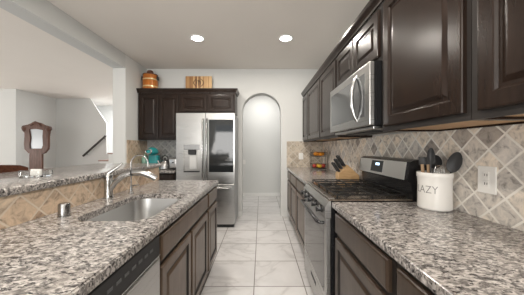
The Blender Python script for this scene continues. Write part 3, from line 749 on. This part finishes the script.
def fruit(name, label, x, y, z, r, m, g):
    f = thing(name, label, 'fruit', (x, y, z), g)
    bm = lathe(bmesh.new(), [(r*math.sin(PI*k/14)*(1.0), -r*0.95*math.cos(PI*k/14)+(0.12*r*math.exp(-(k)**2/3.0) - 0.12*r*math.exp(-(14-k)**2/3.0))) for k in range(15)], (x, y, z), 22)
    obj('flesh', bm, m, f, True)
    obj('stem', T([(x, y, z+r*0.80), (x+0.002, y, z+r*1.02)], 0.0016, 6), M_WSPOON, f)
fr = 0.037
for i, (dx, dy) in enumerate(((-0.062, -0.04), (0.02, -0.045), (-0.02, 0.035), (0.065, 0.03))):
    fruit('orange', 'orange in the top basket of the wire rack, ' + ['front left', 'front right', 'back left', 'back right'][i], QX+dx, QY+dy, CT+0.223+fr, fr, M_ORANGE, 'oranges in the top basket')
fruit('apple', 'red apple in the lower basket of the wire rack, leftmost', QX-0.078, QY-0.03, CT+0.023+fr, fr, M_APPLE, 'fruit in the lower basket')
fruit('lemon', 'yellow fruit at the front middle of the lower basket', QX+0.003, QY-0.045, CT+0.023+fr, fr, M_YELLOW, 'fruit in the lower basket')
fruit('lemon', 'yellow fruit behind the front one in the lower basket', QX-0.01, QY+0.036, CT+0.023+fr, fr, M_YELLOW, 'fruit in the lower basket')
fruit('apple', 'red apple on the right of the lower basket', QX+0.078, QY+0.0, CT+0.023+fr, fr, M_APPLE, 'fruit in the lower basket')

# ------------------------------------------------------------------ back counter items
kx, ky = -1.86, 3.86
t = thing('coffee_maker', 'teal single cup coffee maker on the back counter left of the fridge', 'coffee maker', (kx, ky, CT))
bm = prism(bmesh.new(), rrect(-0.085, 0.085, -0.13, 0.13, 0.05, 6), [], Matrix.Translation((kx, ky, CT+0.001)), 0.03)
obj('base', bm, M_TEAL, t, True)
obj('tower', prism(bmesh.new(), rrect(-0.085, 0.085, 0.0, 0.13, 0.04, 6), [], Matrix.Translation((kx, ky, CT+0.0312)), 0.20), M_TEAL, t, True)
bm = bmesh.new(); bmesh.ops.create_uvsphere(bm, u_segments=28, v_segments=16, radius=1)
for v in bm.verts: v.co = Vector((kx+v.co.x*0.092, ky-0.01+v.co.y*0.135, CT+0.285+v.co.z*0.085*(1 if v.co.z > 0 else 0.6)))
obj('brew_head', bm, M_TEAL, t, True)
bm = bmesh.new(); pts = [(kx+0.048*math.cos(a*PI/12), ky-0.142, CT+0.30+0.040*math.sin(a*PI/12)) for a in range(24)]
tube(bm, pts, 0.010, 8, closed=True)
obj('handle_ring', bm, M_CHROME, t, True)
obj('drip_tray', B(kx-0.06, kx+0.06, ky-0.12, ky-0.01, CT+0.0315, CT+0.04, bev=0.003), M_BLKM, t)
t = thing('glass_jar', 'pale green lidded jar left of the teal coffee maker', 'jar', (-2.03, 3.93, CT))
obj('jar_body', LT([(0, 0.001), (0.045, 0.001), (0.05, 0.01), (0.05, 0.17), (0.04, 0.20), (0, 0.20)], (-2.03, 3.93, CT), 24), M_GREEN, t, True)
obj('lid', LT([(0, 0.2005), (0.043, 0.2005), (0.043, 0.225), (0.012, 0.23), (0.012, 0.25), (0, 0.252)], (-2.03, 3.93, CT), 24), M_GREEN, t, True)
t = thing('kettle', 'small silver kettle on the back counter beside the coffee maker', 'kettle', (-1.62, 3.80, CT))
obj('kettle_body', LT([(0, 0.001), (0.075, 0.001), (0.085, 0.012), (0.082, 0.08), (0.060, 0.14), (0.035, 0.16), (0, 0.162)], (-1.62, 3.80, CT), 28), M_CHROME, t, True)
obj('lid_knob', LT([(0, 0.163), (0.012, 0.163), (0.016, 0.178), (0.010, 0.19), (0, 0.19)], (-1.62, 3.80, CT), 16), M_BLKM, t, True)
obj('spout', T([(-1.69, 3.79, CT+0.08), (-1.72, 3.785, CT+0.115), (-1.735, 3.78, CT+0.15)], [0.018, 0.013, 0.009], 12), M_CHROME, t, True)
obj('handle', T([(-1.675, 3.80, CT+0.135), (-1.665, 3.80, CT+0.21), (-1.62, 3.80, CT+0.235), (-1.575, 3.80, CT+0.21), (-1.565, 3.80, CT+0.135)], 0.008, 10), M_BLKM, t, True)
t = thing('toaster', 'black and silver toaster on the back counter against the fridge', 'toaster', (-1.455, 3.84, CT))
obj('toaster_body', B(-1.525, -1.39, 3.72, 3.96, CT+0.012, CT+0.19, bev=0.022, seg=4), M_CHROME, t, True)
obj('base', B(-1.53, -1.385, 3.715, 3.965, CT+0.001, CT+0.0115, bev=0.003), M_BLKM, t)
obj('lever', B(-1.47, -1.445, 3.70, 3.7185, CT+0.11, CT+0.125, bev=0.002), M_BLKM, t)
for xx in (-1.49, -1.44): obj('slot', B(xx, xx+0.022, 3.76, 3.92, CT+0.1905, CT+0.1925), M_BLKM, t)
# pendant light-coloured outlet is not visible; things on top of the cabinets
bxx, byy, bz = -1.965, 4.0, 2.288
t = thing('wooden_bucket', 'orange wooden bucket with pale bands and lid on top of the left wall cabinet', 'bucket', (bxx, byy, bz))
M_BUCK = wood('orange_varnished_staves', (0.42, 0.12, 0.02), (0.60, 0.21, 0.04), 0.3, (30, 30, 2))
R0, R1, HH = 0.128, 0.120, 0.268
obj('staves', LT([(0, 0.001), (R0, 0.001), (R1, HH), (R1-0.012, HH), (R0-0.012, 0.015), (0, 0.015)], (bxx, byy, bz), 36), M_BUCK, t, True)
for zz in (0.05, 0.175):
    rr = R0+(R1-R0)*zz/HH
    obj('band', LT([(rr+0.0006, zz), (rr+0.0035, zz), (rr+0.003, zz+0.022), (rr+0.0002, zz+0.022)], (bxx, byy, bz), 36, closed=True), mat('pale_brass_band', (0.75, 0.62, 0.36), 0.3, 0.5) if zz < 0.1 else bpy.data.materials['pale_brass_band'], t, True)
obj('lid', LT([(0, HH+0.0005), (R1+0.004, HH+0.0005), (R1+0.004, HH+0.014), (0.06, HH+0.022), (0, HH+0.022)], (bxx, byy, bz), 36), M_RED, t, True)
hd = LT([(0, HH+0.0225), (0.055, HH+0.0225), (0.06, HH+0.05), (0.045, HH+0.085), (0.02, HH+0.095), (0, HH+0.096)], (bxx-0.005, byy, bz), 24)
obj('motor_cap', hd, M_RED, t, True)
for s in (-1, 1): obj('ear', B(bxx+s*(R1+0.012)-0.011, bxx+s*(R1+0.012)+0.011, byy-0.03, byy+0.03, bz+0.185, bz+0.25, bev=0.003), M_BLKM, t)

bx0, bx1, byb = -1.36, -0.885, 4.05
t = thing('cutting_board', 'striped wooden cutting board with a dark monogram standing on the cabinet over the fridge', 'cutting board', ((bx0+bx1)/2, byb, 2.288))
def striped():
    m = mat('striped_board_wood', rough=0.4)
    p = geo_pos(m); s = N(m, 'ShaderNodeSeparateXYZ'); L(m, p, s.inputs[0])
    f = math_n(m, 'FLOOR', math_n(m, 'MULTIPLY', s.outputs[0], 46))
    wn = N(m, 'ShaderNodeTexWhiteNoise', noise_dimensions='1D'); L(m, f, wn.inputs['W'])
    c = ramp(m, wn.outputs['Value'], [(0, (0.22, 0.10, 0.04)), (0.45, (0.45, 0.25, 0.10)), (0.7, (0.62, 0.40, 0.19)), (1, (0.70, 0.48, 0.26))])
    L(m, c, bsdf(m).inputs['Base Color']); return m
obj('board', B(bx0, bx1, byb, byb+0.022, 2.2888, 2.565, bev=0.006), striped(), t)
bm = bmesh.new(); mx, mz = (bx0+bx1)/2, 2.445
for s in (-1, 1):
    pts = [(mx+s*(0.035+0.055*math.sin(PI*k/10)), byb-0.001, mz-0.07+0.14*k/10) for k in range(11)]
    tube(bm, pts, 0.0065, 6)
tube(bm, [(mx-0.035, byb-0.001, mz-0.035), (mx-0.035, byb-0.001, mz+0.035), (mx-0.01, byb-0.001, mz+0.04), (mx, byb-0.001, mz), (mx+0.02, byb-0.001, mz+0.04), (mx+0.035, byb-0.001, mz+0.03), (mx+0.035, byb-0.001, mz-0.035)], 0.0065, 6)
tube(bm, [(mx, byb-0.001, mz-0.05), (mx, byb-0.001, mz+0.05)], 0.0065, 6)
obj('monogram', bm, mat('burnt_monogram', (0.06, 0.025, 0.012), 0.6), t)

# ------------------------------------------------------------------ living room: carved mirror, dish, chair, stairs
MYD = 5.0
def W(x, y, D): return ((x-261)*D/225, 1.28+(147.5-y)*D/225)
cx0, cz0 = W(35.7, 140.5, MYD)
sc = MYD/225
shield = [(-15.5, 19), (-9, 20.5), (-5, 22.5), (0, 24), (5, 22.5), (9, 20), (15.5, 18), (16.5, 15), (15, 12), (14, 5), (14, -5), (13.5, -11), (10, -16), (4, -18.5), (-4, -18.5), (-9, -16), (-13, -11), (-13.5, -5), (-13, 5), (-13, 10), (-15.5, 13), (-16.5, 16)]
shield = [(x*sc*0.90, z*sc*0.78) for x, z in shield]
inner = [(-8, 14), (0, 14.5), (8.5, 13), (8, 5), (8.5, -6), (7, -10), (-7, -10), (-7.5, -4), (-6.5, 3)]
inner = [(x*sc*0.80, z*sc*0.80) for x, z in inner]
t = thing('hall_mirror', 'reddish brown carved shield shaped mirror on a post in the living room', 'mirror', (cx0, MYD, 0))
def at(bm): return bm
fb = prism(bmesh.new(), shield, [inner], Matrix.Translation((0, 0, 0)), 0.05)
bmesh.ops.bevel(fb, geom=[e for e in fb.edges if len(e.link_faces) == 2 and e.calc_face_angle(0) > 0.9], offset=0.007, segments=2, affect='EDGES')
bmesh.ops.transform(fb, matrix=Matrix.Translation((cx0, 0, cz0)) @ MY(MYD, 1), verts=fb.verts[:])
obj('frame', fb, M_RED, t)
gl = prism(bmesh.new(), [(x*1.04, z*1.04) for x, z in inner], [], Matrix.Translation((cx0, 0, cz0)) @ MY(MYD+0.02, 1), 0.01)
obj('mirror_glass', gl, mat('pale_mirror_glass', (0.42, 0.44, 0.46), 0.3, 0.2), t)
bm = bmesh.new()
for s in (-1, 1):
    lathe(bm, [(0, -0.02), (0.03, -0.012), (0.045, 0), (0.03, 0.012), (0, 0.02)], (0, 0, 0), 18)
    bm.verts.ensure_lookup_table()
n = len(bm.verts)//2
bmesh.ops.transform(bm, matrix=Matrix.Translation((cx0-12*sc, MYD-0.005, cz0+11.5*sc)) @ Matrix.Rotation(PI/2, 4, 'X'), verts=bm.verts[:n])
bmesh.ops.transform(bm, matrix=Matrix.Translation((cx0+12*sc, MYD-0.005, cz0+11*sc)) @ Matrix.Rotation(PI/2, 4, 'X'), verts=bm.verts[n:])
obj('rosettes', bm, M_RED, t, True)
obj('crest', T([(cx0-0.12, MYD-0.002, cz0+0.335), (cx0-0.05, MYD-0.008, cz0+0.385), (cx0, MYD-0.01, cz0+0.405), (cx0+0.06, MYD-0.008, cz0+0.38), (cx0+0.12, MYD-0.002, cz0+0.325)], [0.012, 0.022, 0.026, 0.022, 0.012], 10), M_RED, t, True)
obj('post', B(cx0-0.15, cx0+0.14, MYD+0.001, MYD+0.04, 0.06, cz0-14.2*sc+0.02, bev=0.006), M_RED, t)
obj('foot', B(cx0-0.24, cx0+0.22, MYD-0.14, MYD+0.16, 0.0, 0.0595, bev=0.01), M_RED, t)

t = thing('glass_dish', 'clear glass dish with a white card on the raised bar', 'dish', (-1.40, 1.40, 1.10))
bm = prism(bmesh.new(), rrect(-0.075, 0.075, -0.05, 0.05, 0.03, 6), [rrect(-0.066, 0.066, -0.041, 0.041, 0.025, 6)], Matrix.Translation((-1.40, 1.40, 1.108)), 0.030)
n = len(bm.verts)
obj('wall', bm, M_GLASS, t, True)
obj('base', prism(bmesh.new(), rrect(-0.072, 0.072, -0.047, 0.047, 0.028, 6), [], Matrix.Translation((-1.40, 1.40, 1.1008)), 0.007), M_GLASS, t, True)
tag(obj('card', B(-1.425, -1.365, 1.392, 1.400, 1.1085, 1.146), M_PLATE, loc=(-1.35, 1.40, 1.1085)), 'white card standing in the glass dish on the bar', 'card')

# bar stool behind the bar
sx_, sy_ = -1.73, 1.65
t = thing('bar_stool', 'dark cherry wood chair with curved back behind the raised bar at the left edge', 'chair', (sx_, sy_, 0))
rail = [(sx_+0.0, sy_-0.22, 0), (sx_-0.03, sy_-0.15, 0), (sx_-0.05, sy_, 0), (sx_-0.03, sy_+0.15, 0), (sx_+0.0, sy_+0.22, 0)]
# top rail, curved in plan
bm = bmesh.new()
rings = []
for k in range(13):
    s = -1+2*k/12; x = sx_-0.28+0.05*s*s; y = sy_+0.235*s; top = 1.148-0.018*s*s; hh = 0.085
    if abs(s) > 0.99: top -= 0.012; hh -= 0.024
    rings.append([bm.verts.new((x-0.011, y, top-hh)), bm.verts.new((x+0.011, y, top-hh)), bm.verts.new((x+0.012, y, top-0.008)), bm.verts.new((x, y, top)), bm.verts.new((x-0.012, y, top-0.008))])
for a, b in zip(rings, rings[1:]):
    for k in range(5): bm.faces.new((a[k], a[(k+1) % 5], b[(k+1) % 5], b[k]))
bm.faces.new(rings[0]); bm.faces.new(rings[-1][::-1])
obj('top_rail', bm, M_CHAIR, t, True)
for s in (-1, 1):
    obj('back_post', T([(sx_-0.225, sy_+s*0.205, 0.0), (sx_-0.205, sy_+s*0.20, 0.66), (sx_-0.235, sy_+s*0.205, 1.07)], [0.016, 0.018, 0.014], 10), M_CHAIR, t, True)
    obj('leg', T([(sx_+0.20, sy_+s*0.20, 0.0), (sx_+0.17, sy_+s*0.18, 0.664)], [0.015, 0.019], 10), M_CHAIR, t, True)
    obj('stretcher', T([(sx_-0.215, sy_+s*0.203, 0.25), (sx_+0.188, sy_+s*0.192, 0.25)], 0.011, 8), M_CHAIR, t, True)
for k in range(-2, 3): obj('spindle', T([(sx_-0.18, sy_+k*0.06, 0.70), (sx_-0.27, sy_+k*0.065, 1.075)], 0.008, 8), M_CHAIR, t, True)
obj('seat', prism(bmesh.new(), rrect(-0.21, 0.21, -0.22, 0.22, 0.07, 6), [], Matrix.Translation((sx_, sy_, 0.665)), 0.045), M_CHAIR, t, True)

# stairs climbing to the right in front of the stairwell wall
M_TREAD = mat('reddish_stair_tread', (0.33, 0.20, 0.16), 0.4)
t = thing('staircase', 'white staircase with brown treads beyond the bar, climbing right', 'staircase', (-4.6, 6.2, 0))
x = -5.17; z = 0.0
bmr = bmesh.new(); outl = [(x, 0)]
for k in range(7):
    zt = (k+1)*0.19; xa = x+k*0.24
    box(bmr, xa, xa+0.24 if k < 6 else xa+0.55, 5.86, 6.66, 0.0 if k == 0 else 0.0, zt-0.03)
    obj('tread', B(xa-0.025, xa+0.24 if k < 6 else xa+0.55, 5.845, 6.665, zt-0.0295, zt, bev=0.006), M_TREAD, t)
obj('risers', bmr, M_TRIM, t)
t = thing('handrail', 'dark metal handrail sloping up the stairwell wall', 'handrail', (-4.95, 6.62, 1.2))
p0 = (PX(83, 6.62), 6.62, PZ(156, 6.62)); p1 = (PX(106, 6.62), 6.62, PZ(135.5, 6.62))
obj('rail', T([p0, p1], 0.028, 12), mat('dark_metal_rail', (0.05, 0.045, 0.04), 0.4), t, True)
for s in (0.12, 0.88):
    q = Vector(p0).lerp(Vector(p1), s); obj('bracket', T([q, (q.x, YS-0.001, q.z-0.03)], 0.009, 8), M_BLKM, t, True)
